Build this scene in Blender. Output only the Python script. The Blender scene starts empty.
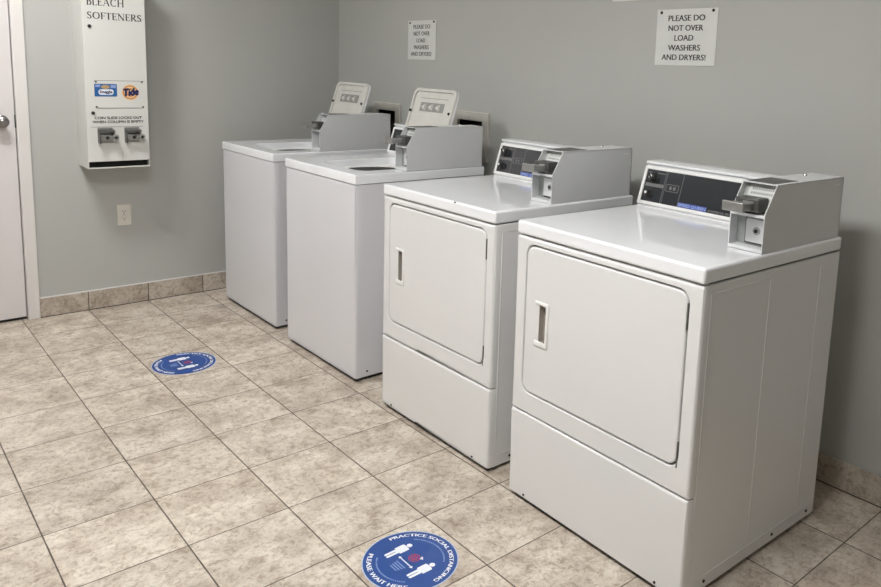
import bpy, bmesh, math, random
from mathutils import Vector, Matrix
from mathutils.geometry import tessellate_polygon
random.seed(4)
scn = bpy.context.scene
col = scn.collection
V = Vector

# ------------------------------------------------------------------ materials
def nt(name):
    m = bpy.data.materials.new(name); m.use_nodes = True
    return m, m.node_tree.nodes, m.node_tree.links, m.node_tree.nodes['Principled BSDF']

def mat(name, c, rough=.5, metal=0., coat=0., mottled=0., mscale=6., bump=0., bscale=200., emit=None, spec=.5):
    m, N, L, b = nt(name)
    b.inputs['Roughness'].default_value = rough
    b.inputs['Metallic'].default_value = metal
    b.inputs['Coat Weight'].default_value = coat
    b.inputs['Coat Roughness'].default_value = .08
    b.inputs['Specular IOR Level'].default_value = spec
    geo = N.new('ShaderNodeNewGeometry')
    if mottled > 0:
        n = N.new('ShaderNodeTexNoise'); n.inputs['Scale'].default_value = mscale; n.inputs['Detail'].default_value = 6
        L.new(geo.outputs['Position'], n.inputs['Vector'])
        r = N.new('ShaderNodeValToRGB')
        r.color_ramp.elements[0].position = .3; r.color_ramp.elements[1].position = .7
        r.color_ramp.elements[0].color = tuple(x * (1 - mottled) for x in c) + (1,)
        r.color_ramp.elements[1].color = tuple(min(1, x * (1 + mottled)) for x in c) + (1,)
        L.new(n.outputs['Fac'], r.inputs['Fac']); L.new(r.outputs['Color'], b.inputs['Base Color'])
    else:
        b.inputs['Base Color'].default_value = tuple(c) + (1,)
    if bump > 0:
        n2 = N.new('ShaderNodeTexNoise'); n2.inputs['Scale'].default_value = bscale; n2.inputs['Detail'].default_value = 3
        L.new(geo.outputs['Position'], n2.inputs['Vector'])
        bp = N.new('ShaderNodeBump'); bp.inputs['Strength'].default_value = bump; bp.inputs['Distance'].default_value = .001
        L.new(n2.outputs['Fac'], bp.inputs['Height']); L.new(bp.outputs['Normal'], b.inputs['Normal'])
    if emit:
        b.inputs['Emission Color'].default_value = tuple(emit[:3]) + (1,)
        b.inputs['Emission Strength'].default_value = emit[3]
    return m

def tile_mat(name, ax_u, off_u, ax_v=None, off_v=0., t=.3009, base=1.0, flip=False):
    m, N, L, b = nt(name)
    def math_(op, a, c=None, d=None):
        n = N.new('ShaderNodeMath'); n.operation = op
        for i, v in enumerate((a, c, d)):
            if v is None: continue
            if isinstance(v, (int, float)): n.inputs[i].default_value = v
            else: L.new(v, n.inputs[i])
        return n.outputs[0]
    geo = N.new('ShaderNodeNewGeometry'); sp = N.new('ShaderNodeSeparateXYZ'); L.new(geo.outputs['Position'], sp.inputs[0])
    def axis(ax, off):
        s = math_('DIVIDE', math_('SUBTRACT', sp.outputs[ax], off), t)
        fl = math_('FLOOR', s); fr = math_('SUBTRACT', s, fl)
        dist = math_('MULTIPLY', math_('MINIMUM', fr, math_('SUBTRACT', 1., fr)), t)
        return fl, dist
    fu, du = axis(ax_u, off_u)
    # edge wobble so the joints are not ruler straight
    wob = N.new('ShaderNodeTexNoise'); wob.inputs['Scale'].default_value = 18; wob.inputs['Detail'].default_value = 3
    L.new(geo.outputs['Position'], wob.inputs['Vector'])
    w = math_('MULTIPLY', math_('SUBTRACT', wob.outputs['Fac'], .5), .0022)
    def smooth(d, h):
        mr = N.new('ShaderNodeMapRange'); mr.interpolation_type = 'SMOOTHSTEP'
        L.new(math_('ADD', d, w), mr.inputs['Value']); mr.inputs['From Min'].default_value = h - .0009; mr.inputs['From Max'].default_value = h + .0009
        return mr.outputs['Result']
    mask = smooth(du, .0020)
    if ax_v is not None:
        fv, dv = axis(ax_v, off_v)
        mask = math_('MULTIPLY', mask, smooth(dv, .0017))
    else:
        fv = math_('MULTIPLY', fu, 0.)
    cmb = N.new('ShaderNodeCombineXYZ'); L.new(fu, cmb.inputs[0]); L.new(fv, cmb.inputs[1])
    wn = N.new('ShaderNodeTexWhiteNoise'); wn.noise_dimensions = '3D'; L.new(cmb.outputs[0], wn.inputs['Vector'])
    sc = N.new('ShaderNodeVectorMath'); sc.operation = 'SCALE'; sc.inputs['Scale'].default_value = 9.; L.new(wn.outputs['Color'], sc.inputs[0])
    ad = N.new('ShaderNodeVectorMath'); ad.operation = 'ADD'; L.new(geo.outputs['Position'], ad.inputs[0]); L.new(sc.outputs[0], ad.inputs[1])
    st = N.new('ShaderNodeVectorMath'); st.operation = 'MULTIPLY'; L.new(ad.outputs[0], st.inputs[0]); st.inputs[1].default_value = (.95, 1., 1.)
    def noise(scale, detail, rough=.6, dist=0.):
        n = N.new('ShaderNodeTexNoise'); n.inputs['Scale'].default_value = scale; n.inputs['Detail'].default_value = detail
        n.inputs['Roughness'].default_value = rough; n.inputs['Distortion'].default_value = dist
        L.new(st.outputs[0], n.inputs['Vector']); return n.outputs['Fac']
    big = noise(8, 6, .6, .3); fine = noise(75, 8, .8, .4); veins = noise(34, 9, .8, .5)
    def ramp(fac, els):
        r = N.new('ShaderNodeValToRGB'); L.new(fac, r.inputs['Fac'])
        e = r.color_ramp.elements; e[0].position, e[0].color = els[0][0], els[0][1] + (1,); e[1].position, e[1].color = els[-1][0], els[-1][1] + (1,)
        for p_, c_ in els[1:-1]:
            q = e.new(p_); q.color = c_ + (1,)
        return r.outputs['Color']
    def B(c): return tuple(min(1, x * base) for x in c)
    c1 = ramp(big, [(.34, B((.44, .375, .315))), (.48, B((.575, .51, .435))), (.62, B((.69, .635, .555)))])
    c2 = ramp(fine, [(.36, (.60, .55, .50)), (.49, (.97, .96, .95)), (.62, (1., 1., .99))])
    c3 = ramp(veins, [(.42, (.66, .61, .56)), (.50, (1, 1, 1)), (.60, (1., 1., 1.))])
    def mul(a, c, f):
        mx = N.new('ShaderNodeMix'); mx.data_type = 'RGBA'; mx.blend_type = 'MULTIPLY'; mx.inputs[0].default_value = f
        L.new(a, mx.inputs[6]); L.new(c, mx.inputs[7]); return mx.outputs[2]
    cc = mul(mul(c1, c2, .9), c3, .8)
    hv = N.new('ShaderNodeHueSaturation'); L.new(cc, hv.inputs['Color'])
    L.new(math_('ADD', math_('MULTIPLY', wn.outputs['Value'], .12), .96), hv.inputs['Value'])
    mx = N.new('ShaderNodeMix'); mx.data_type = 'RGBA'; L.new(mask, mx.inputs[0])
    mx.inputs[6].default_value = (.085, .066, .05, 1); L.new(hv.outputs['Color'], mx.inputs[7])
    L.new(mx.outputs[2], b.inputs['Base Color'])
    b.inputs['Roughness'].default_value = .48; b.inputs['Specular IOR Level'].default_value = .35
    bp = N.new('ShaderNodeBump'); bp.inputs['Strength'].default_value = .35; bp.inputs['Distance'].default_value = .002
    L.new(math_('ADD', mask, math_('MULTIPLY', fine, .25)), bp.inputs['Height']); L.new(bp.outputs['Normal'], b.inputs['Normal'])
    return m

M = dict(
    wall=mat('wall_paint', (.468, .474, .452), .62, mottled=.025, mscale=1.3, bump=.25, bscale=160),
    ceil=mat('ceiling_paint', (.88, .88, .87), .8, bump=.2, bscale=90),
    trim=mat('trim_paint', (.74, .72, .70), .4, mottled=.02),
    door=mat('door_paint', (.72, .69, .69), .42, mottled=.02, mscale=3),
    enamel=mat('white_enamel', (.77, .772, .775), .26, coat=.35, mottled=.012, mscale=2.5, bump=.03, bscale=500),
    washer=mat('cool_white_enamel', (.72, .72, .755), .30, coat=.3, mottled=.015, mscale=3),
    top=mat('glossy_white_enamel', (.87, .888, .915), .10, coat=.35, mottled=.015, mscale=9),
    box=mat('light_grey_paint', (.68, .69, .70), .36, mottled=.015, mscale=8),
    boxin=mat('inner_grey_paint', (.40, .42, .41), .4, mottled=.04, mscale=20),
    black=mat('black_glass', (.022, .025, .030), .2, coat=.4),
    dark=mat('dark_cavity', (.015, .015, .014), .7),
    seam=mat('gap_shade_and_grout', (.03, .03, .03), .8),  # gap shade put into the colour; also the grout below the baseboards
    steel=mat('dull_steel', (.36, .36, .35), .38, metal=.75, mottled=.08, mscale=60),
    darksteel=mat('dark_steel', (.12, .12, .115), .4, metal=.6, mottled=.1, mscale=60),
    chrome=mat('chrome', (.62, .61, .6), .18, metal=1.),
    nickel=mat('satin_nickel', (.32, .31, .30), .28, metal=1.),
    handle=mat('handle_recess_brown', (.52, .49, .455), .25, metal=.5),
    whitep=mat('white_plastic_and_glint', (.84, .84, .83), .3),
    beigep=mat('beige_plastic', (.74, .72, .65), .4),
    outbox=mat('outlet_box_plastic', (.56, .54, .49), .5, mottled=.05, mscale=30),
    paper=mat('paper', (.70, .71, .69), .8, mottled=.03, mscale=14, bump=.3, bscale=25),
    ink=mat('black_ink', (.03, .03, .03), .7),
    greyline=mat('grey_print', (.16, .16, .16), .4),
    lightprint=mat('pale_print', (.6, .62, .6), .5),
    bluelogo=mat('blue_print', (.06, .10, .38), .4),
    paleblue=mat('pale_blue_print', (.30, .38, .70), .4),
    decal=mat('decal_blue', (.014, .065, .27), .42, mottled=.05, mscale=30),
    decalrim=mat('decal_rim', (.44, .52, .66), .5),
    decalwhite=mat('decal_white', (.80, .83, .88), .45),
    decalred=mat('decal_red', (.42, .04, .07), .45),
    decaltext=mat('decal_pale_blue', (.22, .33, .62), .45),
    orange=mat('logo_orange', (.66, .30, .10), .45),
    yellow=mat('logo_yellow', (.85, .62, .36), .45),
    navy=mat('logo_navy', (.012, .015, .09), .45),
    skyblue=mat('sticker_blue', (.02, .12, .36), .45),
    tan=mat('sticker_tan', (.48, .33, .16), .5),
    rubber=mat('black_rubber', (.02, .02, .02), .6),
    hose=mat('grey_hose', (.10, .10, .10), .5),
    basket=mat('tub_plastic', (.42, .43, .43), .5),
    lidin=mat('lid_inner_enamel', (.66, .65, .61), .35, mottled=.05, mscale=16),
    lidprint=mat('lid_label_grey', (.30, .30, .29), .5),
    label=mat('metal_label', (.60, .62, .60), .4),
    dispenser=mat('dispenser_paint', (.72, .72, .69), .38, mottled=.012, mscale=6),
    dispside=mat('dispenser_paint_side', (.72, .72, .69), .38),
    lamp=mat('lamp_diffuser', (.9, .9, .9), .5, emit=(1., .99, .975, 12.5)),
    lamp_soft=mat('lamp_diffuser_soft', (.9, .9, .9), .5, emit=(1., .99, .975, 27.)),
    lampframe=mat('lamp_frame', (.8, .8, .8), .4),
    floor=tile_mat('floor_tile', 0, -.8938, 1, -1.5055),
    base_b=tile_mat('baseboard_tile_back', 0, -.8938 + .002, base=.86),
    base_r=tile_mat('baseboard_tile_right', 1, -1.5055 - .02, base=.86),
)

# ------------------------------------------------------------------ mesh builder
def frame(o, u, v):
    u = V(u).normalized(); v = V(v).normalized(); w = u.cross(v)
    m = Matrix((u, v, w)).transposed().to_4x4(); m.translation = V(o); return m
FRONT = lambda x, y, z: frame((x, y, z), (0, -1, 0), (0, 0, 1))       # u right, v up, w towards -x
BACKW = lambda x, y, z: frame((x, y, z), (1, 0, 0), (0, 0, 1))        # on the back wall: w towards -y
FLAT = lambda x, y, z: frame((x, y, z), (1, 0, 0), (0, 1, 0))
I4 = Matrix.Identity(4)

class MB:
    def __init__(s): s.v = []; s.f = []; s.m = []; s.mats = []; s.flat = set()
    def mi(s, m):
        if m not in s.mats: s.mats.append(m)
        return s.mats.index(m)
    def add(s, vs, fs, m, X=I4):
        o = len(s.v); s.v += [X @ V(p) for p in vs]; k = s.mi(m)
        for f in fs: s.f.append([i + o for i in f]); s.m.append(k)
        return s
    def bm(s, b, m, X=I4):
        b.verts.ensure_lookup_table(); b.verts.index_update()
        s.add([v.co.copy() for v in b.verts], [[v.index for v in f.verts] for f in b.faces], m, X); b.free(); return s
    def box(s, a, c, m, bev=0., X=I4, seg=3):
        a, c = V(a), V(c); lo = V(map(min, a, c)); hi = V(map(max, a, c))
        b = bmesh.new(); bmesh.ops.create_cube(b, size=1)
        for v in b.verts: v.co = V(((v.co[i] + .5) * (hi[i] - lo[i]) + lo[i]) for i in range(3))
        if bev > 0: bmesh.ops.bevel(b, geom=list(b.edges), offset=bev, segments=seg, profile=.5, affect='EDGES')
        b.normal_update(); b.faces.ensure_lookup_table()
        for i, f in enumerate(b.faces):
            if max(abs(c) for c in f.normal) > .9999: s.flat.add(len(s.f) + i)
        return s.bm(b, m, X)
    def plate(s, loops, T, m, bev=0., X=I4, seg=3, bevs=None, z0=0.):
        """extruded outline with holes; front edge rounded"""
        bevs = bevs or [bev] * len(loops)
        vs = []; fs = []; last = []; first = []
        for li, lp in enumerate(loops):
            n = len(lp); P = [V((p[0], p[1])) for p in lp]
            area = sum(P[i].x * P[(i + 1) % n].y - P[(i + 1) % n].x * P[i].y for i in range(n))
            if (area < 0) == (li == 0): P = P[::-1]
            bv = bevs[li]; N = []
            for i in range(n):
                a = (P[i] - P[i - 1]).normalized(); c = (P[(i + 1) % n] - P[i]).normalized()
                na = V((-a.y, a.x)); nc = V((-c.y, c.x)); q = (na + nc)
                q = q / max(.3, q.dot(na)) if q.length > 1e-6 else na
                N.append(q)
            rings = [(0, 0.)]
            if bv > 0:
                for k in range(seg + 1):
                    t = k / seg * math.pi / 2; rings.append((bv * (1 - math.cos(t)), T - bv + bv * math.sin(t)))
            else: rings.append((0, T))
            idx = []
            for ins, z in rings:
                o = len(vs); idx.append(o)
                for i in range(n): vs.append((P[i].x + N[i].x * ins, P[i].y + N[i].y * ins, z + z0))
            for a, c in zip(idx[:-1], idx[1:]):
                for i in range(n): j = (i + 1) % n; fs.append((a + i, a + j, c + j, c + i))
            last.append(list(range(idx[-1], idx[-1] + n))); first.append(list(range(idx[0], idx[0] + n)))
        for lst, fl in ((last, False), (first, True)):
            flat = [i for l in lst for i in l]
            for t in tessellate_polygon([[V(vs[i]) for i in l] for l in lst]):
                a = [V(vs[flat[i]]) for i in t]; nz = (a[1] - a[0]).cross(a[2] - a[0]).z
                t = [flat[i] for i in t]
                if (nz < 0) != fl: t = t[::-1]
                s.flat.add(len(s.f) + len(fs)); fs.append(tuple(t))
        return s.add(vs, fs, m, X)
    def cyl(s, p, q, r, m, r2=None, n=24, bev=0.):
        p, q = V(p), V(q); d = q - p; L = d.length; z = d.normalized(); r2 = r if r2 is None else r2
        X = z.to_track_quat('Z', 'Y').to_matrix().to_4x4(); X.translation = p
        prof = [(0, 0), (r, 0), (r2, L), (0, L)] if bev <= 0 else [(0, 0), (r, 0), (r2, L - bev), (r2 - bev * .3, L - bev * .3), (r2 - bev, L), (0, L)]
        return s.lathe(prof, m, X, n)
    def lathe(s, prof, m, X=I4, n=32):
        vs = []; fs = []; rows = []
        for r, z in prof:
            if r < 1e-7: rows.append([len(vs)]); vs.append((0, 0, z))
            else:
                rows.append(list(range(len(vs), len(vs) + n)))
                vs += [(r * math.cos(i / n * 2 * math.pi), r * math.sin(i / n * 2 * math.pi), z) for i in range(n)]
        for a, c in zip(rows[:-1], rows[1:]):
            for i in range(n):
                j = (i + 1) % n; q = [a[i % len(a)], a[j % len(a)], c[j % len(c)], c[i % len(c)]]
                q = list(dict.fromkeys(q))
                if len(q) > 2: fs.append(q)
        return s.add(vs, fs, m, X)
    def tube(s, pts, r, m, n=10):
        pts = [V(p) for p in pts]; vs = []; fs = []
        up = V((0, 0, 1))
        for i, p in enumerate(pts):
            t = (pts[min(i + 1, len(pts) - 1)] - pts[max(i - 1, 0)]).normalized()
            a = t.cross(up); a = a.normalized() if a.length > .05 else V((1, 0, 0)); b = t.cross(a)
            vs += [p + a * r * math.cos(k / n * 6.28318) + b * r * math.sin(k / n * 6.28318) for k in range(n)]
        for i in range(len(pts) - 1):
            for k in range(n): j = (k + 1) % n; fs.append((i * n + k, i * n + j, (i + 1) * n + j, (i + 1) * n + k))
        fs += [tuple(range(n))[::-1], tuple(range((len(pts) - 1) * n, len(pts) * n))]
        return s.add(vs, fs, m)
    def build(s, name, parent=None, angle=32):
        me = bpy.data.meshes.new(name); me.from_pydata([tuple(v) for v in s.v], [], s.f)
        for m in s.mats: me.materials.append(M[m])
        for p, k in zip(me.polygons, s.m): p.material_index = k; p.use_smooth = p.index not in s.flat
        me.validate()
        b = bmesh.new(); b.from_mesh(me); bmesh.ops.recalc_face_normals(b, faces=b.faces); b.to_mesh(me); b.free()
        me.set_sharp_from_angle(angle=math.radians(angle))
        if len(me.polygons) == len(s.f):
            for i in s.flat: me.polygons[i].use_smooth = False
        o = bpy.data.objects.new(name, me); col.objects.link(o)
        if parent: o.parent = parent
        return o

def rrect(x0, y0, x1, y1, r=0., n=6):
    if not isinstance(r, tuple) and r <= 0: return [(x0, y0), (x1, y0), (x1, y1), (x0, y1)]
    rs = r if isinstance(r, (tuple, list)) else (r,) * 4
    P = []
    for (cx, cy, a), q in zip(((x0, y0, 180), (x1, y0, 270), (x1, y1, 0), (x0, y1, 90)), rs):
        sx = 1 if cx == x0 else -1; sy = 1 if cy == y0 else -1
        for k in range(n + 1):
            t = math.radians(a + 90 * k / n); P.append((cx + sx * q + q * math.cos(t), cy + sy * q + q * math.sin(t)))
    return P
def circ(x, y, r, n=48, ry=None):
    ry = ry or r
    return [(x + r * math.cos(i / n * 6.2831853), y + ry * math.sin(i / n * 6.2831853)) for i in range(n)]

_font = {}
def text_geo(s):
    """outline mesh of a line of text, normalised: height of capitals 1, starts at 0"""
    if s in _font: return _font[s]
    c = bpy.data.curves.new('t', 'FONT'); c.body = s; c.size = 1; c.fill_mode = 'FRONT'; c.resolution_u = 3
    o = bpy.data.objects.new('t', c); col.objects.link(o)
    dg = bpy.context.evaluated_depsgraph_get(); me = bpy.data.meshes.new_from_object(o.evaluated_get(dg))
    vs = [v.co.copy() for v in me.vertices]; fs = [tuple(p.vertices) for p in me.polygons]
    bpy.data.objects.remove(o); bpy.data.meshes.remove(me); bpy.data.curves.remove(c)
    x0 = min(v.x for v in vs); x1 = max(v.x for v in vs); 
    _font[s] = (vs, fs, x0, x1); return _font[s]
def text(mb, s, x0, x1, y0, h, m, X, z=.0006, shear=0., bold=0.):
    vs, fs, a, b = text_geo(s); k = (x1 - x0) / (b - a)
    offs = [(0, 0)] if not bold else [(-bold, 0), (bold, 0), (0, bold), (0, -bold)]
    for i, (ox, oy) in enumerate(offs):
        mb.add([((v.x - a) * k + x0 + shear * v.y * h / .7 + ox, v.y * h / .7 + y0 + oy, z + i * .00002) for v in vs], fs, m, X)
def arc_text(mb, s, r, a0, a1, h, m, X, inward=False, z=.0012, bold=0.):
    """text along an arc from angle a0 to a1 (radians)"""
    vs, fs, a, b = text_geo(s)
    for i, o in enumerate([0] if not bold else [-bold, bold]):
        out = []
        for v in vs:
            t = a0 + (a1 - a0) * ((v.x - a) / (b - a)) + o / r
            rr = r - v.y * h / .7 if inward else r + v.y * h / .7
            out.append((rr * math.cos(t), rr * math.sin(t), z + i * .00002))
        mb.add(out, fs, m, X)

# serif capitals drawn as strokes (for the dispenser face)
def serif_text(mb, s, x0, x1, y0, h, m, X, z=.0006):
    th, tn, sf = .15, .055, .10
    def bar(ax, ay, bx, by, w):
        d = V((bx - ax, by - ay)); n = V((-d.y, d.x)).normalized() * w / 2
        return [(ax + n.x, ay + n.y), (bx + n.x, by + n.y), (bx - n.x, by - n.y), (ax - n.x, ay - n.y)]
    def arc(cx, cy, rx, ry, a0, a1, n=10):
        qs = []
        for k in range(n):
            t0 = math.radians(a0 + (a1 - a0) * k / n); t1 = math.radians(a0 + (a1 - a0) * (k + 1) / n)
            f = lambda t: (tn + (th - tn) * abs(math.cos(t))) / 2
            def pt(t, sg): return (cx + (rx + sg * f(t)) * math.cos(t), cy + (ry + sg * f(t)) * math.sin(t))
            qs.append([pt(t0, 1), pt(t1, 1), pt(t1, -1), pt(t0, -1)])
        return qs
    ser = lambda x, y: bar(x - sf, y, x + sf, y, .05)
    G = {
        'B': (.62, lambda: [bar(.14, 0, .14, 1, th), ser(.12, .02), ser(.12, .98), bar(.1, .98, .3, .98, tn), bar(.1, .53, .3, .53, tn), bar(.1, .03, .3, .03, tn)] + arc(.3, .755, .2, .22, -90, 90) + arc(.3, .28, .24, .25, -90, 90)),
        'L': (.58, lambda: [bar(.14, 0, .14, 1, th), ser(.14, .98), ser(.14, .02), bar(.1, .03, .52, .03, tn), bar(.52, 0, .52, .22, tn)]),
        'E': (.60, lambda: [bar(.14, 0, .14, 1, th), ser(.14, .98), ser(.14, .02), bar(.1, .03, .54, .03, tn), bar(.1, .97, .5, .97, tn), bar(.1, .52, .42, .52, tn), bar(.54, 0, .54, .2, tn), bar(.5, .8, .5, 1, tn), bar(.42, .43, .42, .61, tn)]),
        'A': (.82, lambda: [bar(.08, 0, .4, 1, tn), bar(.4, 1, .72, 0, th), bar(.2, .35, .6, .35, tn), ser(.1, .02), ser(.72, .02)]),
        'C': (.80, lambda: arc(.42, .5, .32, .47, 50, 310, 16) + [bar(.66, .74, .66, .96, tn), bar(.66, .04, .66, .2, tn)]),
        'H': (.84, lambda: [bar(.14, 0, .14, 1, th), bar(.68, 0, .68, 1, th), bar(.14, .52, .68, .52, tn), ser(.14, .02), ser(.14, .98), ser(.68, .02), ser(.68, .98)]),
        'S': (.56, lambda: arc(.28, .74, .17, .23, 30, 230, 10) + [bar(.16, .60, .40, .42, th)] + arc(.27, .25, .18, .23, -150, 60, 10) + [bar(.46, .76, .46, .97, tn), bar(.07, .04, .07, .24, tn)]),
        'O': (.88, lambda: arc(.43, .5, .34, .47, 0, 360, 22)),
        'F': (.54, lambda: [bar(.14, 0, .14, 1, th), ser(.14, .98), ser(.14, .02), bar(.1, .97, .5, .97, tn), bar(.1, .5, .42, .5, tn), bar(.5, .8, .5, 1, tn), bar(.42, .41, .42, .59, tn)]),
        'T': (.66, lambda: [bar(.32, 0, .32, 1, th), ser(.32, .02), bar(.02, .97, .62, .97, tn), bar(.03, .8, .03, 1, tn), bar(.61, .8, .61, 1, tn)]),
        'N': (.84, lambda: [bar(.13, 0, .13, 1, tn), bar(.1, 1, .7, 0, th), bar(.7, 0, .7, 1, tn), ser(.13, .02), ser(.1, .98), ser(.7, .98)]),
        'R': (.70, lambda: [bar(.14, 0, .14, 1, th), ser(.14, .02), ser(.14, .98), bar(.1, .98, .3, .98, tn), bar(.1, .5, .3, .5, tn), bar(.3, .5, .64, 0, th), ser(.64, .02)] + arc(.3, .74, .2, .24, -90, 90)),
    }
    tot = sum(G[c][0] for c in s) + .04 * (len(s) - 1); k = (x1 - x0) / tot; x = 0; j = 0
    for c in s:
        w, f = G[c]
        for q in f():
            mb.add([((p[0] + x) * k + x0, p[1] * h + y0, z + .00001 * (j % 40)) for p in q], [(0, 1, 2, 3)], m, X); j += 1
        x += w + .04

def tag(o, label=None, cat=None, group=None, kind=None):
    for k, v in (('label', label), ('category', cat), ('group', group), ('kind', kind)):
        if v: o[k] = v
    return o
def thing(name, label, cat, loc, rz=0., group=None):
    o = bpy.data.objects.new(name, None); col.objects.link(o); o.location = loc; o.rotation_euler = (0, 0, rz); o.empty_display_size = .1
    return tag(o, label, cat, group)
def copy_tree(o, parent=None, top=True):
    c = o.copy(); col.objects.link(c)
    if parent: c.parent = parent
    for ch in [x for x in bpy.data.objects if x.parent == o]: copy_tree(ch, c, False)
    return c
def struct(o): o['kind'] = 'structure'; return o

# ------------------------------------------------------------------ room
XL, YF, ZC, TH = -4.0, -6.4, 2.5, .12
DX0, DX1, DZ = -2.60, -1.765, 2.04         # door opening
OUTB = [(-.445, -.735), (-1.243, -1.535)]   # laundry outlet boxes on the right wall (y left, y right)
OZ0, OZ1 = .90, 1.15
b = MB(); b.box((XL - TH, YF - TH, -.1), (TH, TH, 0), 'floor'); struct(b.build('floor'))
b = MB(); b.box((XL - TH, YF - TH, ZC), (TH, TH, ZC + .1), 'ceil'); struct(b.build('ceiling'))
b = MB(); b.plate([[(XL, 0), (DX0, 0), (DX0, DZ), (DX1, DZ), (DX1, 0), (0, 0), (0, ZC), (XL, ZC)]], TH, 'wall', X=frame((0, TH, 0), (1, 0, 0), (0, 0, 1))); struct(b.build('wall_back'))
X = frame((TH, 0, 0), (0, -1, 0), (0, 0, 1))
b = MB(); b.plate([rrect(-TH, 0, -YF + TH, ZC)] + [rrect(-y0 + .04, OZ0 + .04, -y1 - .04, OZ1 - .04) for y0, y1 in OUTB], TH, 'wall', X=X); struct(b.build('wall_right'))
b = MB(); b.box((XL - TH, YF, 0), (XL, TH, ZC), 'wall'); struct(b.build('wall_left'))
b = MB(); b.box((XL - TH, YF - TH, 0), (0, YF, ZC), 'wall'); struct(b.build('wall_front'))
# baseboards of cut floor tile
BH = .102
b = MB(); b.box((-1.716, -.0105, 0), (-.010, 0, .003), 'seam'); b.box((-1.716, -.010, .003), (-.010, 0, BH), 'base_b', .0015); b.box((-1.716, -.011, BH), (0, 0, BH + .005), 'trim', .001); struct(b.build('baseboard_back'))
b = MB(); b.box((-.0105, YF, 0), (0, 0, .003), 'seam'); b.box((-.010, YF, .003), (0, 0, BH), 'base_r', .0015); struct(b.build('baseboard_right'))
b = MB(); b.box((XL, -.010, 0), (DX0 - .055, 0, BH), 'base_b', .0015); struct(b.build('baseboard_left'))
# door with casing
cas = lambda x0, x1, z0, z1, bb: bb.box((x0, -.018, z0), (x1, 0, z1), 'trim', .004)
b = MB(); cas(DX1 - .006, -1.717, 0, DZ + .055, b); b.box((DX1 - .006, -.001, 0), (DX1, TH, DZ), 'trim'); struct(b.build('trim_1'))
b = MB(); cas(DX0 - .055, DX0 + .006, 0, DZ + .055, b); b.box((DX0, -.001, 0), (DX0 + .006, TH, DZ), 'trim'); struct(b.build('trim_2'))
b = MB(); cas(DX0 + .006, DX1 - .006, DZ - .006, DZ + .055, b); b.box((DX0 + .006, -.001, DZ - .006), (DX1 - .006, TH, DZ), 'trim'); struct(b.build('trim_3'))
b = MB(); b.box((DX0 + .009, .004, .016), (DX1 - .0095, .044, DZ - .009), 'door', .002); dr = struct(b.build('door_1'))
b = MB(); kx, kz = -1.832, 1.021
b.lathe([(0, 0), (.032, 0), (.032, .004), (.024, .010), (.012, .014), (.011, .026), (.018, .032), (.026, .042), (.0275, .052), (.024, .062), (.014, .068), (0, .069)], 'nickel', frame((kx, .004, kz), (1, 0, 0), (0, 0, 1)))
tag(b.build('door_knob', dr), 'satin nickel round door knob')
b = MB(); b.box((DX1 - .012, .001, kz - .032), (DX1 - .0065, .012, kz + .032), 'darksteel', .001); b.build('strike_plate', dr)
b = MB(); b.box((DX0 + .007, .02, 0), (DX1 - .007, .07, .010), 'seam', .001); b.build('door_gap_shade', dr)  # dark strip paints the shade in the gap under the door

# ceiling lamps (out of frame, light the room)
def troffer(x, y, sx, sy, lab, m='lamp'):
    t = thing('ceiling_light', lab, 'lamp', (x, y, ZC))
    b = MB(); b.plate([rrect(-sx / 2, -sy / 2, sx / 2, sy / 2), rrect(-sx / 2 + .04, -sy / 2 + .04, sx / 2 - .04, sy / 2 - .04)], .03, 'lampframe', .003, X=frame((0, 0, 0), (1, 0, 0), (0, -1, 0))); b.build('frame', t)
    b = MB(); b.box((-sx / 2 + .04, -sy / 2 + .04, -.018), (sx / 2 - .04, sy / 2 - .04, -.012), m); b.build('diffuser', t)
troffer(-2.15, -3.22, .62, 1.22, 'rectangular fluorescent ceiling light farther from the dispenser wall')
troffer(-2.10, -.95, .60, .40, 'square fluorescent ceiling light nearer the dispenser wall', 'lamp_soft')

# ------------------------------------------------------------------ dispenser on the back wall
dx0, dx1, dz0, dz1, dd = -1.505, -1.217, .790, 1.76, .20
t = thing('laundry_supply_dispenser', 'tall white metal coin vending dispenser for bleach and softeners mounted on the grey wall', 'dispenser', (dx0, 0, dz0))
W = dx1 - dx0; H = dz1 - dz0
b = MB()   # coordinates local: x right, y=-depth, z up
prof = [(0, 0), (0, H), (W, H), (W, 0), (W - .008, 0), (W - .008, .006), (.008, .006), (.008, 0)]
b.box((0, -dd, 0), (.003, 0, H), 'dispenser', .0008); b.box((W - .003, -dd, 0), (W, 0, H), 'dispenser', .0008)
b.box((0, -dd, H - .003), (W, 0, H), 'dispenser', .0008); b.box((.003, -dd + .002, 0), (W - .003, 0, .003), 'dispenser')
b.box((.003, -.003, .003), (W - .003, 0, H - .003), 'dispenser')
b.build('cabinet', t)
b = MB(); b.plate([rrect(.0, .036, W, H, .002)], .003, 'dispenser', .001, X=BACKW(0, -dd + .001, 0)); b.build('front_door', t)
b = MB(); b.box((.003, -dd + .035, .003), (W - .003, -dd + .038, .036), 'dark'); b.box((.003, -dd + .002, .036), (W - .003, -dd + .038, .038), 'dark')
b.box((.003, -dd + .003, .003), (W - .003, -dd + .035, .005), 'dark'); b.build('delivery_slot', t)
b = MB(); b.box((0, -dd - .002, 0), (W, -dd, .007), 'dispenser', .001); b.build('tray_lip', t)
F = BACKW(0, -dd - .002, 0)
def dl(xw, zw): return xw - dx0, zw - dz0
b = MB()
serif_text(b, 'BLEACH', .022, .192, 1.603 - dz0, .037, 'ink', F)
tag(b.build('title_lettering', t), 'large black serif capitals'); b = MB(); serif_text(b, 'SOFTENERS', .022, .272, 1.5375 - dz0, .0335, 'ink', F)

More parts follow.
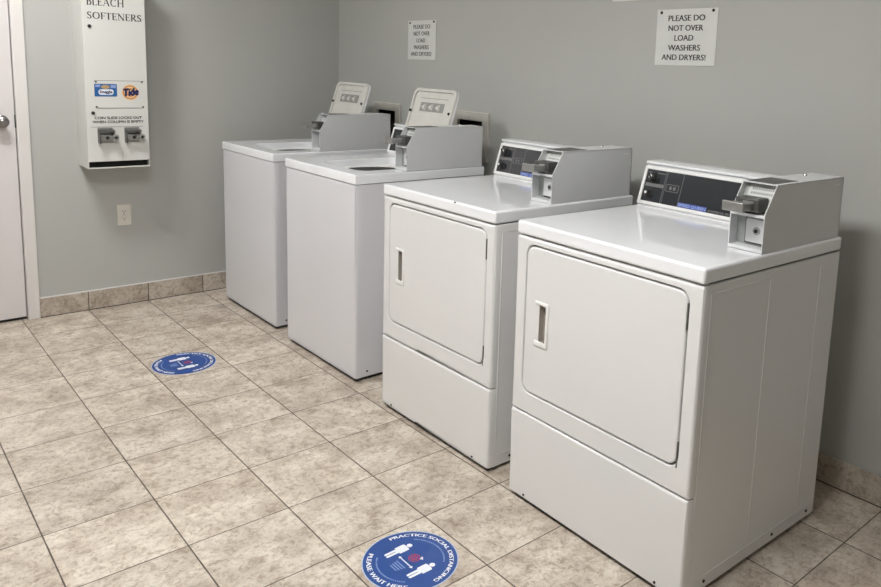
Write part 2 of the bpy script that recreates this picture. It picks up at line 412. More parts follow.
tag(b.build('title_lettering', t), 'large black serif capitals')
b = MB()
text(b, 'COIN SLIDE LOCKS OUT', .036, .256, 1.042 - dz0, .0125, 'ink', F, bold=.0007)
text(b, 'WHEN COLUMN IS EMPTY', .026, .264, 1.022 - dz0, .0125, 'ink', F, bold=.0007)
b.box((.017, .209 + .0025, .0003), (.262, .211 + .0025, .0006), 'greyline', X=F)
b.build('notice_lettering', t)
b = MB(); b.plate([rrect(.040, 1.096 - dz0, .270, 1.236 - dz0, .004)], .0016, 'dispenser', .0006, X=F); b.box((.040, 1.2345 - dz0, .0012), (.270, 1.2365 - dz0, .0022), 'greyline', X=F); b.box((.046, 1.0975 - dz0, .0012), (.268, 1.099 - dz0, .0022), 'greyline', X=F)
pl = b.build('product_plate', t)
for (x, z) in ((.048, 1.229), (.262, 1.231), (.047, 1.104), (.264, 1.103)):
    b = MB(); b.lathe([(0, .0050), (.0032, .0045), (.0046, .003), (.0048, 0)], 'darksteel', F @ Matrix.Translation((x, z - dz0, .001)), 16); b.build('screw', pl)
b = MB()
x0, x1, z0, z1 = .040, .143, 1.156 - dz0, 1.219 - dz0
b.plate([rrect(x0, z0, x1, z1, .003)], .0006, 'skyblue', X=F, z0=.0016)
b.plate([rrect(x0 + .018, z0 + .008, x1 - .016, z0 + .036, .012)], .0004, 'decalwhite', X=F, z0=.0022)
b.plate([circ(x0 + .050, z0 + .048, .020, 24, .010)], .0004, 'tan', X=F, z0=.0022)
b.plate([rrect(x0 + .005, z1 - .016, x0 + .026, z1 - .004, .002)], .0004, 'paleblue', X=F, z0=.0022)
b.plate([rrect(x0 + .074, z1 - .020, x1 - .005, z1 - .005, .002)], .0004, 'paleblue', X=F, z0=.0022)
text(b, 'Snuggle', x0 + .024, x1 - .022, z0 + .017, .014, 'navy', F, z=.0030, bold=.0008)
tag(b.build('blue_sticker', pl), 'blue and white softener sticker')
b = MB(); cx, cz = .205, 1.178 - dz0
b.plate([circ(cx, cz, .040)], .0005, 'yellow', X=F, z0=.0016); b.plate([circ(cx, cz, .036), circ(cx, cz, .029)], .0004, 'orange', X=F, z0=.0021); b.plate([circ(cx, cz, .022), circ(cx, cz, .013)], .0004, 'orange', X=F, z0=.0021)
text(b, 'Tide', cx - .035, cx + .036, cz - .016, .036, 'navy', F @ Matrix.Translation((cx, cz, 0)) @ Matrix.Rotation(.12, 4, 'Z') @ Matrix.Translation((-cx, -cz, 0)), z=.0030, shear=.15, bold=.0032)
tag(b.build('round_sticker', pl), 'orange and yellow round detergent logo')
for (x, z) in ((.031, 1.501), (.030, 1.073)):
    b = MB(); b.lathe([(0, .006), (.005, .006), (.0055, .0045), (.008, .004), (.0085, 0)], 'rubber', F @ Matrix.Translation((x, z - dz0, .0006)), 20); b.build('door_lock', t)
for i, cx in enumerate((.083, .207)):
    b = MB(); z0 = .921 - dz0; X = F
    # open fronted metal bracket with a round slide knob
    b.plate([rrect(cx - .037, z0, cx + .033, z0 + .078, .003)], .004, 'steel', .001, X=X)
    b.box((cx - .037, z0, .004), (cx - .031, z0 + .070, .042), 'darksteel', .001, X=X); b.box((cx + .027, z0 + .02, .004), (cx + .033, z0 + .070, .042), 'steel', .001, X=X)
    b.box((cx - .037, z0 + .056, .004), (cx + .033, z0 + .064, .046), 'darksteel', .001, X=X)
    b.box((cx - .031, z0 + .012, .004), (cx + .027, z0 + .045, .030), 'steel', .003, X=X)
    b.cyl(X @ V((cx + .0, z0 + .028, .030)), X @ V((cx + .0, z0 + .028, .034)), .008, 'dark', n=16)
    sl = b.build('coin_slide', t)
    b = MB(); b.box((cx + .012, z0 + .024, .022), (cx + .034, z0 + .036, .042), 'steel', .002, X=X)
    b.cyl(X @ V((cx + .036, z0 + .030, .028)), X @ V((cx + .036, z0 + .030, .046)), .015, 'steel', n=20, bev=.003)
    b.cyl(X @ V((cx + .036, z0 + .030, .0461)), X @ V((cx + .036, z0 + .030, .047)), .007, 'dark', n=16)
    b.build('slide_knob', sl)

# wall outlet
t = thing('wall_outlet', 'beige duplex electrical outlet low on the grey wall under the dispenser', 'outlet', (-1.30, 0, .503))
b = MB(); X = BACKW(0, 0, 0)
b.plate([rrect(-.035, -.0575, .035, .0575, .004), circ(0, 0, .003, 12)] , .006, 'beigep', X=X, bevs=[.003, .0005]); b.build('cover_plate', t)
for z in (-.0195, .0195):
    b = MB(); b.plate([circ(0, z, .0165, 28, .0145)], .0075, 'beigep', .0008, X=X)
    for (sx, hh) in ((-.0065, .009), (.0065, .007)): b.box((sx - .0012, z + .0005 - hh / 2 + .002, .0073), (sx + .0012, z + hh / 2 + .0025, .0077), 'dark', X=X)
    b.plate([circ(0, z - .008, .0026, 12)], .0077, 'dark', X=X); b.build('receptacle', t)
b = MB(); b.plate([circ(0, 0, .003, 12)], .0068, 'steel', X=X); b.build('screw', t)

# ------------------------------------------------------------------ paper notices on the right wall
def notice(y0, z1, w, h, label, rot, lines, group=None, seedv=0):
    t = thing('paper_notice', label, 'notice', (0, y0, z1), 0, group)
    rnd = random.Random(seedv)
    n = 14; vs = []; fs = []
    ca, sa = math.cos(rot), math.sin(rot)
    def wz(u, v): return .0015 + .0012 * math.sin(u * 2.1 + seedv) * math.cos(v * 1.7 + seedv) + .0022 * max(0, v - .75) * abs(math.sin(u * 5 + seedv)) * 3
    def P(u, v, dz=0.):
        x = u * w; y = -v * h
        return (x * ca - y * sa, x * sa + y * ca, wz(u, v) + dz)
    for s in (0, 1):
        for j in range(n + 1):
            for i in range(n + 1): vs.append(P(i / n, j / n, .0004 * s))
    q = (n + 1) ** 2
    for j in range(n):
        for i in range(n):
            a = j * (n + 1) + i; f = (a, a + 1, a + n + 2, a + n + 1)
            fs.append(f); fs.append(tuple(k + q for k in f[::-1]))
    rim = [i for i in range(n + 1)] + [(j) * (n + 1) + n for j in range(1, n + 1)] + [n * (n + 1) + i for i in range(n - 1, -1, -1)] + [j * (n + 1) for j in range(n - 1, 0, -1)]
    for a, c in zip(rim, rim[1:] + rim[:1]): fs.append((a, c, c + q, a + q))
    X = FRONT(0, 0, 0)
    b = MB(); b.add(vs, fs, 'paper', X); b.build('sheet', t)
    if lines:
        b = MB()
        for s, u0, u1, v, hh in lines:
            g, f2, a, c = text_geo(s)
            for o in (-.0009, .0009):
                b.add([P(u0 + (u1 - u0) * (p.x - a) / (c - a) + o / w, v - p.y * hh / .7 / h, .0009 + (o > 0) * .00004) for p in g], f2, 'ink', X)
        b.build('lettering', t)
    for u in (.075, .925):
        b = MB(); p = P(u, .055 if u < .5 else .045)
        b.lathe([(0, .007), (.004, .006), (.0058, .003), (.006, 0)], 'rubber', X @ Matrix.Translation((p[0], p[1], p[2] - .001)), 16); b.build('tack', t)
L5 = [('PLEASE DO', .20, .80, .21, .022), ('NOT OVER', .21, .78, .385, .022), ('LOAD', .32, .63, .56, .022), ('WASHERS', .22, .75, .735, .022), ('AND DRYERS!', .12, .85, .905, .022)]
notice(-2.549, 1.629, .281, .215, 'white paper notice in black capitals pinned to the wall above and between the two dryers', .004, L5, 'washer and dryer notices', 1)
notice(-.793, 1.620, .268, .213, 'white paper notice in black capitals pinned to the wall above the two washers', .004, L5, 'washer and dryer notices', 3)
notice(-2.309, 1.670 + .216, .279, .216, 'blank white paper sheet at the top edge of the photo, only its lower rim showing', .0, [], None, 5)

# ------------------------------------------------------------------ laundry outlet boxes behind the washers
def outlet_box(y0, y1, lab):
    t = thing('laundry_outlet_box', lab, 'utility box', (0, y0, OZ0), 0, 'utility boxes behind the washers')
    w = y0 - y1; h = OZ1 - OZ0; X = FRONT(0, 0, 0)
    b = MB(); b.plate([rrect(0, 0, w, h, .004), rrect(.044, .044, w - .044, h - .044)], .016, 'outbox', X=X, bevs=[.003, .001]); b.build('frame', t)
    b = MB(); b.box((.041, .041, -.085), (w - .041, h - .041, -.083), 'dark', X=X)
    for a, c in (((.041, .041), (.043, h - .041)), ((w - .043, .041), (w - .041, h - .041)), ((.041, .041), (w - .041, .043)), ((.041, h - .043), (w - .041, h - .041))): b.box((a[0], a[1], -.085), (c[0], c[1], 0), 'dark', X=X)
    b.build('recess', t)
    for k, u in enumerate((.08, w - .08)):
        b = MB(); b.cyl(X @ V((u, .10, -.083)), X @ V((u, .10, -.04)), .012, 'darksteel'); b.cyl(X @ V((u, .10, -.055)), X @ V((u, .055, -.055)), .010, 'darksteel')
        b.cyl(X @ V((u, .10, -.04)), X @ V((u, .10, -.028)), .018, 'rubber', n=12); b.build('water_valve', t)
        b = MB(); b.tube([X @ V(p) for p in ((u, .058, -.055), (u, .05, -.045), (u, .047, -.02), (u, .03, .018), (u, -.06, .04), (u, -.20, .045), (u, -.40, .05))], .011, 'hose'); b.build('supply_hose', t)
outlet_box(*OUTB[0], 'beige framed recessed utility box on the wall behind the washer nearest the corner')
outlet_box(*OUTB[1], 'beige framed recessed utility box on the wall behind the washer beside the dryers')

# ------------------------------------------------------------------ coin box shared by washers and dryers
def coin_box(root, w, x0, x1, z0, zl, z1, xs, wb, mname):
    """local: x back, y negative to the right. box between y=-(w-wb) and y=-w"""
    yr, yl = -w + .006, -(w - wb)
    z0 += .001
    b = MB()
    prof = [(x0, z0), (x1, z0), (x1, z1), (xs, z1), (x0, zl)]
    for y in (yr, yl - .0028):   # two side sheets
        b.plate([prof], .0028, mname, .0006, X=Matrix(((1, 0, 0, 0), (0, 0, 1, y), (0, 1, 0, 0), (0, 0, 0, 1))))
    b.box((xs, yr, z1 - .003), (x1, yl, z1), mname, .0008); b.box((x1 - .003, yr, z0), (x1, yl, z1), mname)
    b.box((x0 + .001, yr + .002, z0), (x0 + .05, yl - .002, z0 + .010), mname, .001)                       # floor lip
    b.box((x0 + .0005, yr + .002, zl - .009), (x0 + .045, yl - .002, zl), mname, .001)                      # ledge under the coin slide
    cb = tag(b.build('coin_box', root), 'light grey sheet metal coin box with slanted front')
    b = MB(); b.box((x0 + .035, yr + .003, z0 + .010), (x0 + .038, yl - .003, zl - .009), 'boxin')
    d = V((xs - x0, 0, z1 - zl)).normalized(); L = (V((xs, 0, z1)) - V((x0, 0, zl))).length
    S = frame((x0 + .028, yl - .003, zl), (0, -1, 0), d)
    b.box((0, 0, 0), (wb - .014, L - .005, .002), 'boxin', X=S); b.build('inner_panel', cb)
    # cash door with a dark gap round it and a lock
    X = FRONT(x0 + .035, yl - .003, z0 + .010); ww = wb - .012; hh = zl - z0 - .019
    b = MB(); b.plate([rrect(ww * .26, .004, ww - .003, hh - .003, .004)], .001, 'darksteel', X=X); b.build('cash_door_gap', cb)
    b = MB(); b.plate([rrect(ww * .33, .010, ww - .006, hh - .008, .003)], .010, mname, .0015, X=X); b.build('cash_door', cb)
    b = MB(); b.lathe([(0, .0035), (.007, .0035), (.008, .003), (.0105, .002), (.011, 0)], 'steel', X @ Matrix.Translation((ww * .67, hh * .52, .010)), 20); b.plate([circ(0, 0, .0055, 16)], .0008, 'dark', X=X @ Matrix.Translation((ww * .67, hh * .52, .0135))); b.build('lock', cb)
    # instruction label on the slanted inner plate
    b = MB(); b.plate([rrect(.012, L * .44, wb - .018, L - .012, .002)], .0012, 'label', X=S, z0=.002)
    for k in range(2):
        for j in range(11): b.box((.022 + j * .0060, L * .56 + k * .013, .0031), (.0248 + j * .0060, L * .56 + .007 + k * .013, .0036), 'greyline', X=S)
    b.build('instruction_label', cb)
    # coin slide: chute body, tray and turned-up handle
    ym = (yr + yl) / 2; zs = zl + .010
    b = MB(); b.box((x0 - .006, ym - .034, zs - .004), (x0 + .045, ym + .036, zs + .032), 'darksteel', .003)
    b.box((x0 - .008, ym - .020, zs + .004), (x0 - .005, ym + .012, zs + .024), 'steel', .001)
    b.build('coin_chute', cb)
    b = MB(); b.box((x0 - .058, ym - .020, zs + .002), (x0 - .006, ym + .036, zs + .020), 'steel', .002)
    b.box((x0 - .062, ym - .024, zs - .001), (x0 - .054, ym + .040, zs + .026), 'steel', .003)
    b.build('coin_slide', cb)
    # dark plate on the top and the lock pin
    b = MB(); b.plate([rrect(xs + .012, yr + .016, xs + .135, yl - .004, .002)], .0008, 'darksteel', X=FLAT(0, 0, z1)); b.build('dark_plate', cb)
    b = MB(); b.lathe([(0, .006), (.003, .0055), (.005, .003), (.0055, 0)], 'chrome', FLAT(x1 - .09, yl - .03, z1), 16); b.build('lock_pin', cb)
    b = MB(); b.box((x1 - .050, yr - .0004, z1 - .022), (x1 - .020, yr, z1 - .019), 'whitep'); b.build('side_mark', cb)
    return cb

def feet(root, w, D, h):
    for x in (.06, D - .06):
        for y in (-.05, -w + .05):
            b = MB(); b.lathe([(0, 0), (.020, 0), (.021, .004), (.012, .008), (.006, .010), (.006, h + .03), (0, h + .03)], 'rubber', FLAT(x, y, 0), 20); b.build('foot', root)

def console(root, c0, c1, H, D):
    P0, P1 = V((.548, 0, H + .002)), V((.591, 0, H + .142)); dv = P1 - P0
    Q = Matrix(((1, 0, 0, 0), (0, 0, 1, -c1), (0, 1, 0, 0), (0, 0, 0, 1)))
    b = MB(); b.plate([[(.548, H), (.548, H + .008), (.590, H + .140), (.598, H + .148), (D, H + .148), (D, H)]], c1 - c0, 'enamel', .002, X=Q)
    b.plate([[(.588, H + .1478), (.586, H + .151), (.587, H + .155), (.591, H + .157), (D + .002, H + .157), (D + .002, H + .1478)]], c1 - c0 + .002, 'top', .002, X=Q)
    return b.build('control_console', root), P0, dv, dv.length - .010

# ------------------------------------------------------------------ dryer
def make_dryer(w=.686, D=.69, H=.914, seam=.303, gz=.015):
    r = thing('clothes_dryer', '', 'dryer', (0, 0, 0), 0, 'coin operated dryers')
    zt = H - .042
    b = MB(); b.box((.024, -w + .001, gz - .003), (D, -.001, zt - .003), 'enamel', .004)
    # pressed ribs on both side panels
    for y, s in ((-w + .001, -1), (-.001, 1)):
        for x in (.034, .305, .578): b.box((x - .003, y - .0014, .08), (x + .003, y + .0014, zt - .03), 'enamel', .0013)
        b.box((.05, y - .0012, .050), (D - .02, y + .0012, .054), 'enamel', .0008)
        b.box((.05, y - .0012, zt - .030), (.305, y + .0012, zt - .027), 'enamel', .0008)
    b.build('side_cabinet', r)
    b = MB(); b.box((.014, -w + .012, .002), (D - .02, -.020, gz + .010), 'seam'); b.build('base_gap_shade', r); b = MB(); b.box((.03, -w + .006, zt - .006), (D - .006, -.006, zt + .004), 'seam'); b.build('top_gap_shade', r)  # dark blocks paint the shade under the base and below the top
    X = FRONT(.026, 0, 0)
    d0, d1, e0, e1 = .047, .640, .376, .842      # door opening in the upper front panel
    b = MB(); b.plate([rrect(0, seam + .0022, w, zt - .0045, .002), rrect(d0 - .0045, e0 - .0052, d1 + .0052, e1 + .0052, .035)], .026, 'enamel', X=X, bevs=[.009, .003], seg=4); b.build('front_panel', r)
    b = MB(); b.plate([rrect(0, gz, w, seam - .0022, .002)], .026, 'enamel', X=X, bevs=[.009], seg=4); b.build('lower_panel', r)
    b = MB(); b.box((.02, -w + .03, seam - .02), (.012, -.03, seam + .02), 'seam'); b.build('seam_backing', r); b = MB(); b.box((.022, -d1 - .02, e0 - .02), (.024, -d0 + .02, e1 + .02), 'seam'); b.build('panel_backing', r)
    h0, h1, k0, k1 = .094, .152, .537, .678      # handle opening in the door
    b = MB(); b.plate([rrect(d0, e0, d1, e1, .031), rrect(h0 + .017, k0 + .012, h1 - .007, k1 - .006, .003)], .0262, 'enamel', X=FRONT(.0262, 0, 0), bevs=[.0045, .0005], seg=3); dd_ = b.build('door', r)
    b = MB(); Xh = FRONT(.0, 0, 0)
    b.plate([[(h0, k0), (h1 - .003, k0), (h1, k0 + .003), (h1, k1 - .003), (h1 - .003, k1), (h0, k1), (h0 + .002, k1 - .010), (h1 - .011, k1 - .010), (h1 - .011, k0 + .016), (h0 + .002, k0 + .016)]], .0045, 'whitep', X=Xh, bevs=[.003])
    tag(b.build('handle_frame', dd_), 'raised white plastic handle rim')
    b = MB(); q0, q1, g0, g1 = h0 + .017, h1 - .007, k0 + .012, k1 - .006
    b.box((q0, g0, -.020), (q1, g1, -.018), 'handle', X=Xh)
    for a, c in (((q0, g0), (q0 + .002, g1)), ((q1 - .002, g0), (q1, g1)), ((q0, g0), (q1, g0 + .002)), ((q0, g1 - .002), (q1, g1))): b.box((a[0], a[1], -.020), (c[0], c[1], .0006), 'handle', X=Xh)
    tag(b.build('handle_recess', dd_), 'brownish metallic recessed grip')
    for z in (.41, .78):
        b = MB(); b.box((-.0005, -d1 - .0045, z - .035), (.01, -d1 + .0005, z + .035), 'darksteel', .0008); b.build('hinge', dd_)
    # worktop
    b = MB(); b.box((-.004, -w - .001, zt), (D + .001, .001, H), 'top', .008, seg=4); b.build('top_panel', r)
    # console with black fascia
    c0, c1 = .012, w - .110
    con, P0, dv, L = console(r, c0, c1, H, D)
    S = frame(P0 + V((0, -c0, .006)), (0, -1, 0), dv); wf = c1 - c0
    b = MB(); b.plate([rrect(0, 0, wf, L, .004), rrect(.012, .012, wf - .002, L - .010, .003)], .006, 'whitep', X=S, bevs=[.002, .001]); b.build('fascia_rim', con)
    b = MB(); b.plate([rrect(.010, .010, wf - .001, L - .008)], .002, 'black', X=S)
    z = .0022
    for u in (.094, .100, .168): b.box((u, .012, z), (u + .0018, L - .010, z + .0003), 'greyline', X=S)
    b.box((.016, .066, z), (.096, .078, z + .0003), 'greyline', X=S)
    b.plate([rrect(.106, .058, .158, .084, .003), rrect(.108, .060, .156, .082, .002)], .0003, 'greyline', X=S, z0=z)
    for u in (.120, .136): b.plate([rrect(u, .065, u + .010, .077, .002)], .0003, 'greyline', X=S, z0=z)
    b.box((.016, L - .022, z), (.09, L - .019, z + .0003), 'greyline', X=S)
    b.build('fascia', con)
    b = MB(); b.plate([rrect(.170, .013, .284, .029, .001)], .0004, 'bluelogo', X=S, z0=.002); text(b, 'SPEED QUEEN', .173, .281, .0165, .009, 'paleblue', S, z=.0027, bold=.0005); b.build('maker_logo', con)
    b = MB(); text(b, 'COMMERCIAL DRYER', .290, .386, .016, .0065, 'greyline', S, z=.0024, bold=.0004); b.build('fascia_lettering', con)
    for (u, v, rr) in ((.046, .098, .017), (.042, .040, .012)):
        b = MB(); b.lathe([(rr + .004, 0), (rr + .003, .003), (rr, .005), (rr * .9, .018), (rr * .75, .021), (0, .021)], 'rubber', S @ Matrix.Translation((u, v, .002)), 28)
        b.lathe([(rr * .42, .0), (rr * .40, .0012), (0, .0018)], 'whitep', S @ Matrix.Translation((u - rr * .1, v + rr * .1, .023)), 16)  # white cap paints the bright glint on the knob
        if rr > .015: b.box((-.003, -rr * .8, .021), (.003, rr * .8, .027), 'rubber', .001, X=S @ Matrix.Translation((u, v, .002)) @ Matrix.Rotation(.8, 4, 'Z'))
        b.build('knob', con)
    coin_box(r, w, .254, .674, H, H + .103, H + .182, .304, .110, 'box')
    feet(r, w, D, gz)
    for (x, y, z) in ((-.001, -.075, gz + .012), (-.001, -w + .085, gz + .012)):
        b = MB(); b.cyl((x + .001, y, z), (x - .001, y, z), .0038, 'dark', n=12); b.build('panel_screw', r)
    for x in (.10, .44, .64):
        b = MB(); b.cyl((x, -w + .004, gz + .020), (x, -w - .0012, gz + .020), .0045, 'dark', n=12); b.build('side_screw', r)
    return r

# ------------------------------------------------------------------ washer
def make_washer(w=.656, D=.689, H=.912, gz=.016):
    r = thing('washing_machine', '', 'washing machine', (0, 0, 0), 0, 'coin operated top loading washers')
    zt = H - .040
    b = MB(); b.plate([rrect(0, gz, w, zt - .003, .002)], .028, 'washer', .010, X=FRONT(.028, 0, 0), seg=4)
    b.box((.026, -w + .0015, gz), (D, -.0015, zt - .003), 'washer', .003)
    b.build('cabinet', r)
    b = MB(); b.box((.014, -w + .012, .002), (D - .02, -.02, gz + .012), 'seam'); b.build('base_gap_shade', r); b = MB(); b.box((.006, -w + .006, zt - .006), (D - .006, -.006, zt + .004), 'seam'); b.build('top_gap_shade', r)  # near-black fillers paint the shaded gaps below cabinet and top
    # top with the lid opening: outline in (x, y)
    a0, a1, b0, b1 = .085, .498, .185, .556
    T = FLAT(0, 0, zt)
    b = MB(); b.plate([rrect(-.003, -w - .001, D, .001, .003), rrect(a0, -b1, a1, -b0, .05)], H - zt, 'top', X=T, bevs=[.007, .005], seg=4); b.build('top_panel', r)
    zi = H - .030
    b = MB(); b.plate([rrect(a0 - .004, -b1 - .004, a1 + .004, -b0 + .004, .05), circ((a0 + a1) / 2 - .015, -(b0 + b1) / 2, .165, 48)], .006, 'whitep', X=FLAT(0, 0, zi - .008), bevs=[0, .002]); b.build('tub_cover', r)
    b = MB(); b.lathe([(.0, -.55), (.150, -.55), (.160, -.54), (.166, -.02), (.172, -.004), (.176, -.004), (.176, -.56), (0, -.56)], 'basket', FLAT((a0 + a1) / 2 - .015, -(b0 + b1) / 2, zi - .006), 40); b.build('wash_basket', r)
    b = MB(); b.lathe([(.0, -.20), (.035, -.20), (.045, -.24), (.05, -.50), (.09, -.545), (0, -.545)], 'basket', FLAT((a0 + a1) / 2 - .015, -(b0 + b1) / 2, zi - .008), 24); b.build('agitator', r)
    # opened lid leaning back against the console
    an = math.radians(17.5)
    u0 = .190; lw = .352; ll = .362
    S = frame((a1 + .006, -u0, H + .004), (0, -1, 0), (math.sin(an), 0, math.cos(an)))
    S.translation += V((.002, 0, 0))
    b = MB(); b.plate([rrect(0, 0, lw, ll, (.006, .006, .034, .034))], .010, 'top', .003, X=S, z0=-.010)
    b.plate([rrect(0, 0, lw, ll, (.006, .006, .034, .034)), rrect(.014, .012, lw - .014, ll - .016, (.004, .004, .026, .026))], .010, 'lidin', X=S, bevs=[.004, .003])
    lid = tag(b.build('lid', r), 'raised white washer lid showing its inner side')
    b = MB(); b.plate([rrect(.016, .014, lw - .016, ll - .018, (.004, .004, .024, .024))], .0012, 'lidin', X=S); 
    b.plate([rrect(.020, .018, lw - .020, ll * .62, .012)], .004, 'lidin', .003, X=S); b.build('inner_skin', lid)
    b = MB(); v0, v1 = ll - .116, ll - .070
    b.plate([rrect(.075, v0, .272, v1, .003)], .0006, 'lidprint', X=S, z0=.0013)
    for k in range(3):
        ux = .098 + k * .058
        b.plate([[(ux - .014, (v0 + v1) / 2), (ux + .012, v0 + .008), (ux + .012, v1 - .008)]], .0004, 'lidin', X=S, z0=.002)
        b.box((ux + .018, v0 + .006, .002), (ux + .022, v1 - .006, .0024), 'lidin', X=S)
    b.box((.060, ll - .050, .0013), (.29, ll - .047, .0017), 'lidprint', X=S)
    tag(b.build('lid_label', lid), 'grey printed strip with three pale arrowheads')
    for u in (.012, lw - .018):
        b = MB(); b.lathe([(0, .017), (.0045, .0165), (.007, .013), (.007, .008)], 'rubber', S @ Matrix.Translation((u, ll - .118, 0)), 16); b.build('bumper', lid)
    for u in (.03, lw - .05):
        b = MB(); b.cyl(S @ V((u, -.002, -.002)), S @ V((u + .02, -.002, -.002)), .005, 'steel', n=12); b.build('lid_hinge', lid)
    # console
    c0, c1 = .030, w - .098
    con, P0, dv, L = console(r, c0, c1, H, D)
    S2 = frame(P0 + V((0, -c0, .006)), (0, -1, 0), dv); wf = c1 - c0
    b = MB(); b.plate([rrect(0, 0, wf, L, .004), rrect(.012, .012, wf - .002, L - .010, .003)], .005, 'whitep', X=S2, bevs=[.002, .001]); b.build('fascia_rim', con)
    b = MB(); b.plate([rrect(.010, .010, wf - .001, L - .008)], .002, 'black', X=S2); b.build('fascia', con)
    coin_box(r, w, .253, .678, H, H + .110, H + .190, .300, .098, 'box')
    feet(r, w, D, gz)
    for x in (.06, .61):
        b = MB(); b.cyl((x, -w + .003, gz + .025), (x, -w - .0006, gz + .025), .0045, 'dark', n=12); b.build('side_screw', r)
    return r

dryer = make_dryer()
dryer.location = (-.9045, -2.767, 0); dryer.scale = (1, 1.018, 1); dryer.rotation_euler.z = -.0213
dryer['label'] = 'white coin operated dryer nearest the camera, at the right end of the row'
d2 = copy_tree(dryer); d2.location = (-.8803, -1.955, 0); d2.scale = (1, .992, 1); d2.rotation_euler.z = -.0061
d2['label'] = 'white coin operated dryer standing between the near dryer and the washers'
b = MB(); b.box((-.0045, -.462, .9085), (.001, -.470, .9135), 'dark', .0012); tag(b.build('chip_mark', d2), 'small black chip in the enamel edge')
washer = make_washer()
washer.location = (-.8566, -1.048, 0)
washer['label'] = 'white top loading washer with raised lid, standing directly beside the dryers'
w2 = copy_tree(washer); w2.location = (-.839, -.221, 0)
w2['label'] = 'white top loading washer with raised lid, nearest the room corner'

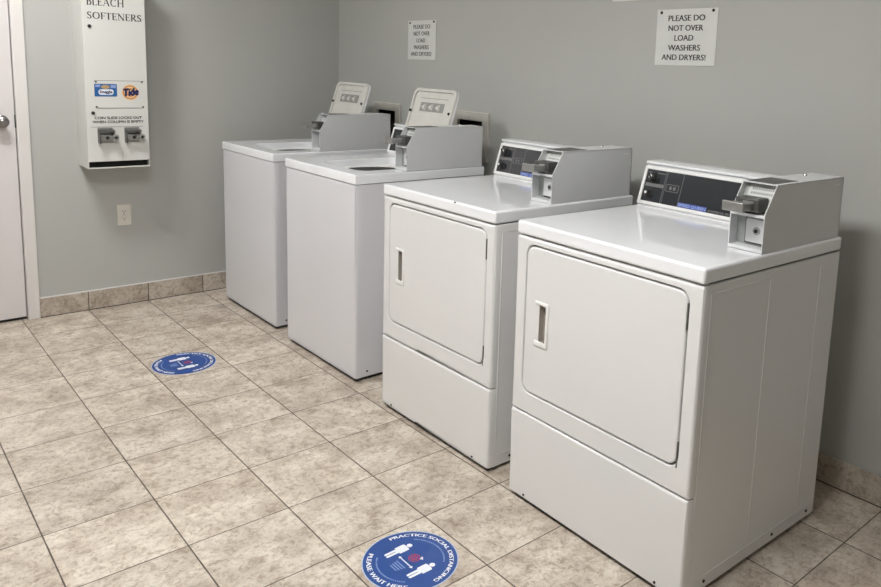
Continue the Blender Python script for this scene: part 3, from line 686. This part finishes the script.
# ------------------------------------------------------------------ floor decals
def make_decal():
    t = thing('floor_decal', '', 'floor sticker', (0, 0, 0), 0, 'social distancing floor stickers')
    R0 = .135
    b = MB(); b.plate([circ(0, 0, R0, 96)], .0006, 'decalrim', X=I4); b.build('rim', t)
    b = MB(); b.plate([circ(0, 0, R0 - .0035, 96)], .0009, 'decal', X=I4); b.build('disc', t)
    # in the sticker's own frame "up" is +x and "right" is -y
    S = Matrix.Rotation(-math.pi / 2, 4, 'Z')
    b = MB(); A = math.radians
    arc_text(b, 'PRACTICE SOCIAL DISTANCING', .109, A(177), A(0), .0125, 'decalwhite', S, bold=.0009)
    tag(b.build('ring_lettering', t), 'white capitals along the upper rim'); b = MB()
    arc_text(b, 'PLEASE WAIT HERE', .1215, A(218), A(322), .0135, 'decalwhite', S, inward=True, bold=.0009)
    tag(b.build('ring_lettering', t), 'white capitals along the lower rim')
    b = MB()
    # fine print, unreadable in the photograph, kept as short dashes
    def dashes(r, a0, a1, n):
        rnd = random.Random(2)
        for k in range(n):
            x0 = a0 + (a1 - a0) * k / n; x1 = x0 + (a1 - a0) / n * rnd.uniform(.55, .85); q = []
            for (rr, aa) in ((r, x0), (r, x1), (r + .004, x1), (r + .004, x0)): q.append((rr * math.cos(A(aa)), rr * math.sin(A(aa)), .0012))
            b.add(q, [(0, 1, 2, 3)], 'decaltext', S)
    dashes(.092, 140, 44, 30); b.build('fine_print', t); b = MB(); dashes(.092, 225, 318, 26); b.build('fine_print', t); b = MB()
    for k in range(4):
        y = -.034 - k * .008; hw = .021 - k * .002
        b.box((-hw, y, .001), (hw, y + .0032, .0012), 'decaltext', X=S)
    b.build('fine_print', t)
    for sx in (-1, 1):
        b = MB(); cx = sx * .056
        b.plate([circ(cx, .0345, .0082, 28)], .0003, 'decalwhite', X=S, z0=.0009)
        body = [(cx - .0150, .0225), (cx - .0110, .0255), (cx + .0110, .0255), (cx + .0150, .0225), (cx + .0150, -.0060), (cx + .0120, -.0080), (cx + .0095, -.0060), (cx + .0090, -.0440), (cx + .0050, -.0470), (cx + .0015, -.0450),
                (cx + .0010, -.0130), (cx - .0010, -.0130), (cx - .0015, -.0450), (cx - .0050, -.0470), (cx - .0090, -.0440), (cx - .0095, -.0060), (cx - .0120, -.0080), (cx - .0150, -.0060)]
        b.plate([body], .0003, 'decalwhite', X=S, z0=.0009)
        b.build('person_pictogram', t)
    b = MB(); b.box((-.027, -.0180, .0009), (.027, -.0150, .0012), 'decalwhite', X=S)
    for sx in (-1, 1): b.plate([[(sx * .034, -.0165), (sx * .025, -.0110), (sx * .025, -.0220)]], .0003, 'decalwhite', X=S, z0=.0009)
    b.build('distance_arrow', t)
    b = MB(); b.plate([circ(0, .013, .0170, 36), circ(0, .013, .0145, 36)], .0003, 'decalred', X=S, z0=.0009); b.plate([circ(0, .013, .0085, 24), circ(0, .013, .0055, 24)], .0003, 'decalred', X=S, z0=.0009)
    for k in range(8):
        b.box((.009, -.001, .0009), (.013, .001, .0012), 'decalred', X=S @ Matrix.Translation((0, .013, 0)) @ Matrix.Rotation(k * math.pi / 4, 4, 'Z'))
    b.box((-.014, -.0012, .0012), (.014, .0012, .0014), 'decalred', X=S @ Matrix.Translation((0, .013, 0)) @ Matrix.Rotation(-.8, 4, 'Z'))
    for u, v in ((.012, .031), (.018, .028), (.0145, .0255)): b.plate([circ(u, v, .0028, 12)], .0003, 'decalwhite', X=S, z0=.0009)
    b.build('virus_mark', t)
    return t
dc = make_decal(); dc.location = (-1.3475, -2.858, 0)
dc['label'] = 'round blue distancing sticker on the floor in front of the dryers'
dc2 = copy_tree(dc); dc2.location = (-1.350, -1.050, 0)
dc2['label'] = 'round blue distancing sticker on the floor in front of the washers'

# ------------------------------------------------------------------ world, camera, view
wd = bpy.data.worlds.new('room_world'); scn.world = wd; wd.use_nodes = True
wd.node_tree.nodes['Background'].inputs[0].default_value = (.8, .85, .9, 1); wd.node_tree.nodes['Background'].inputs[1].default_value = .0

cam = bpy.data.cameras.new('camera'); co = bpy.data.objects.new('camera', cam); col.objects.link(co)
co.location = (-2.4686, -4.4782, 1.3713); co.rotation_euler = (1.41791, -.04022, -.74182)
cam.sensor_width = 36; cam.lens = 760.64 * 36 / 881; cam.shift_x = -85.0 / 881; cam.shift_y = -105.92 / 881; cam.clip_start = .05
scn.camera = co
scn.view_settings.view_transform = 'Standard'; scn.view_settings.look = 'None'; scn.view_settings.gamma = 1; scn.view_settings.use_curve_mapping = False
scn.view_settings.exposure = 1.13
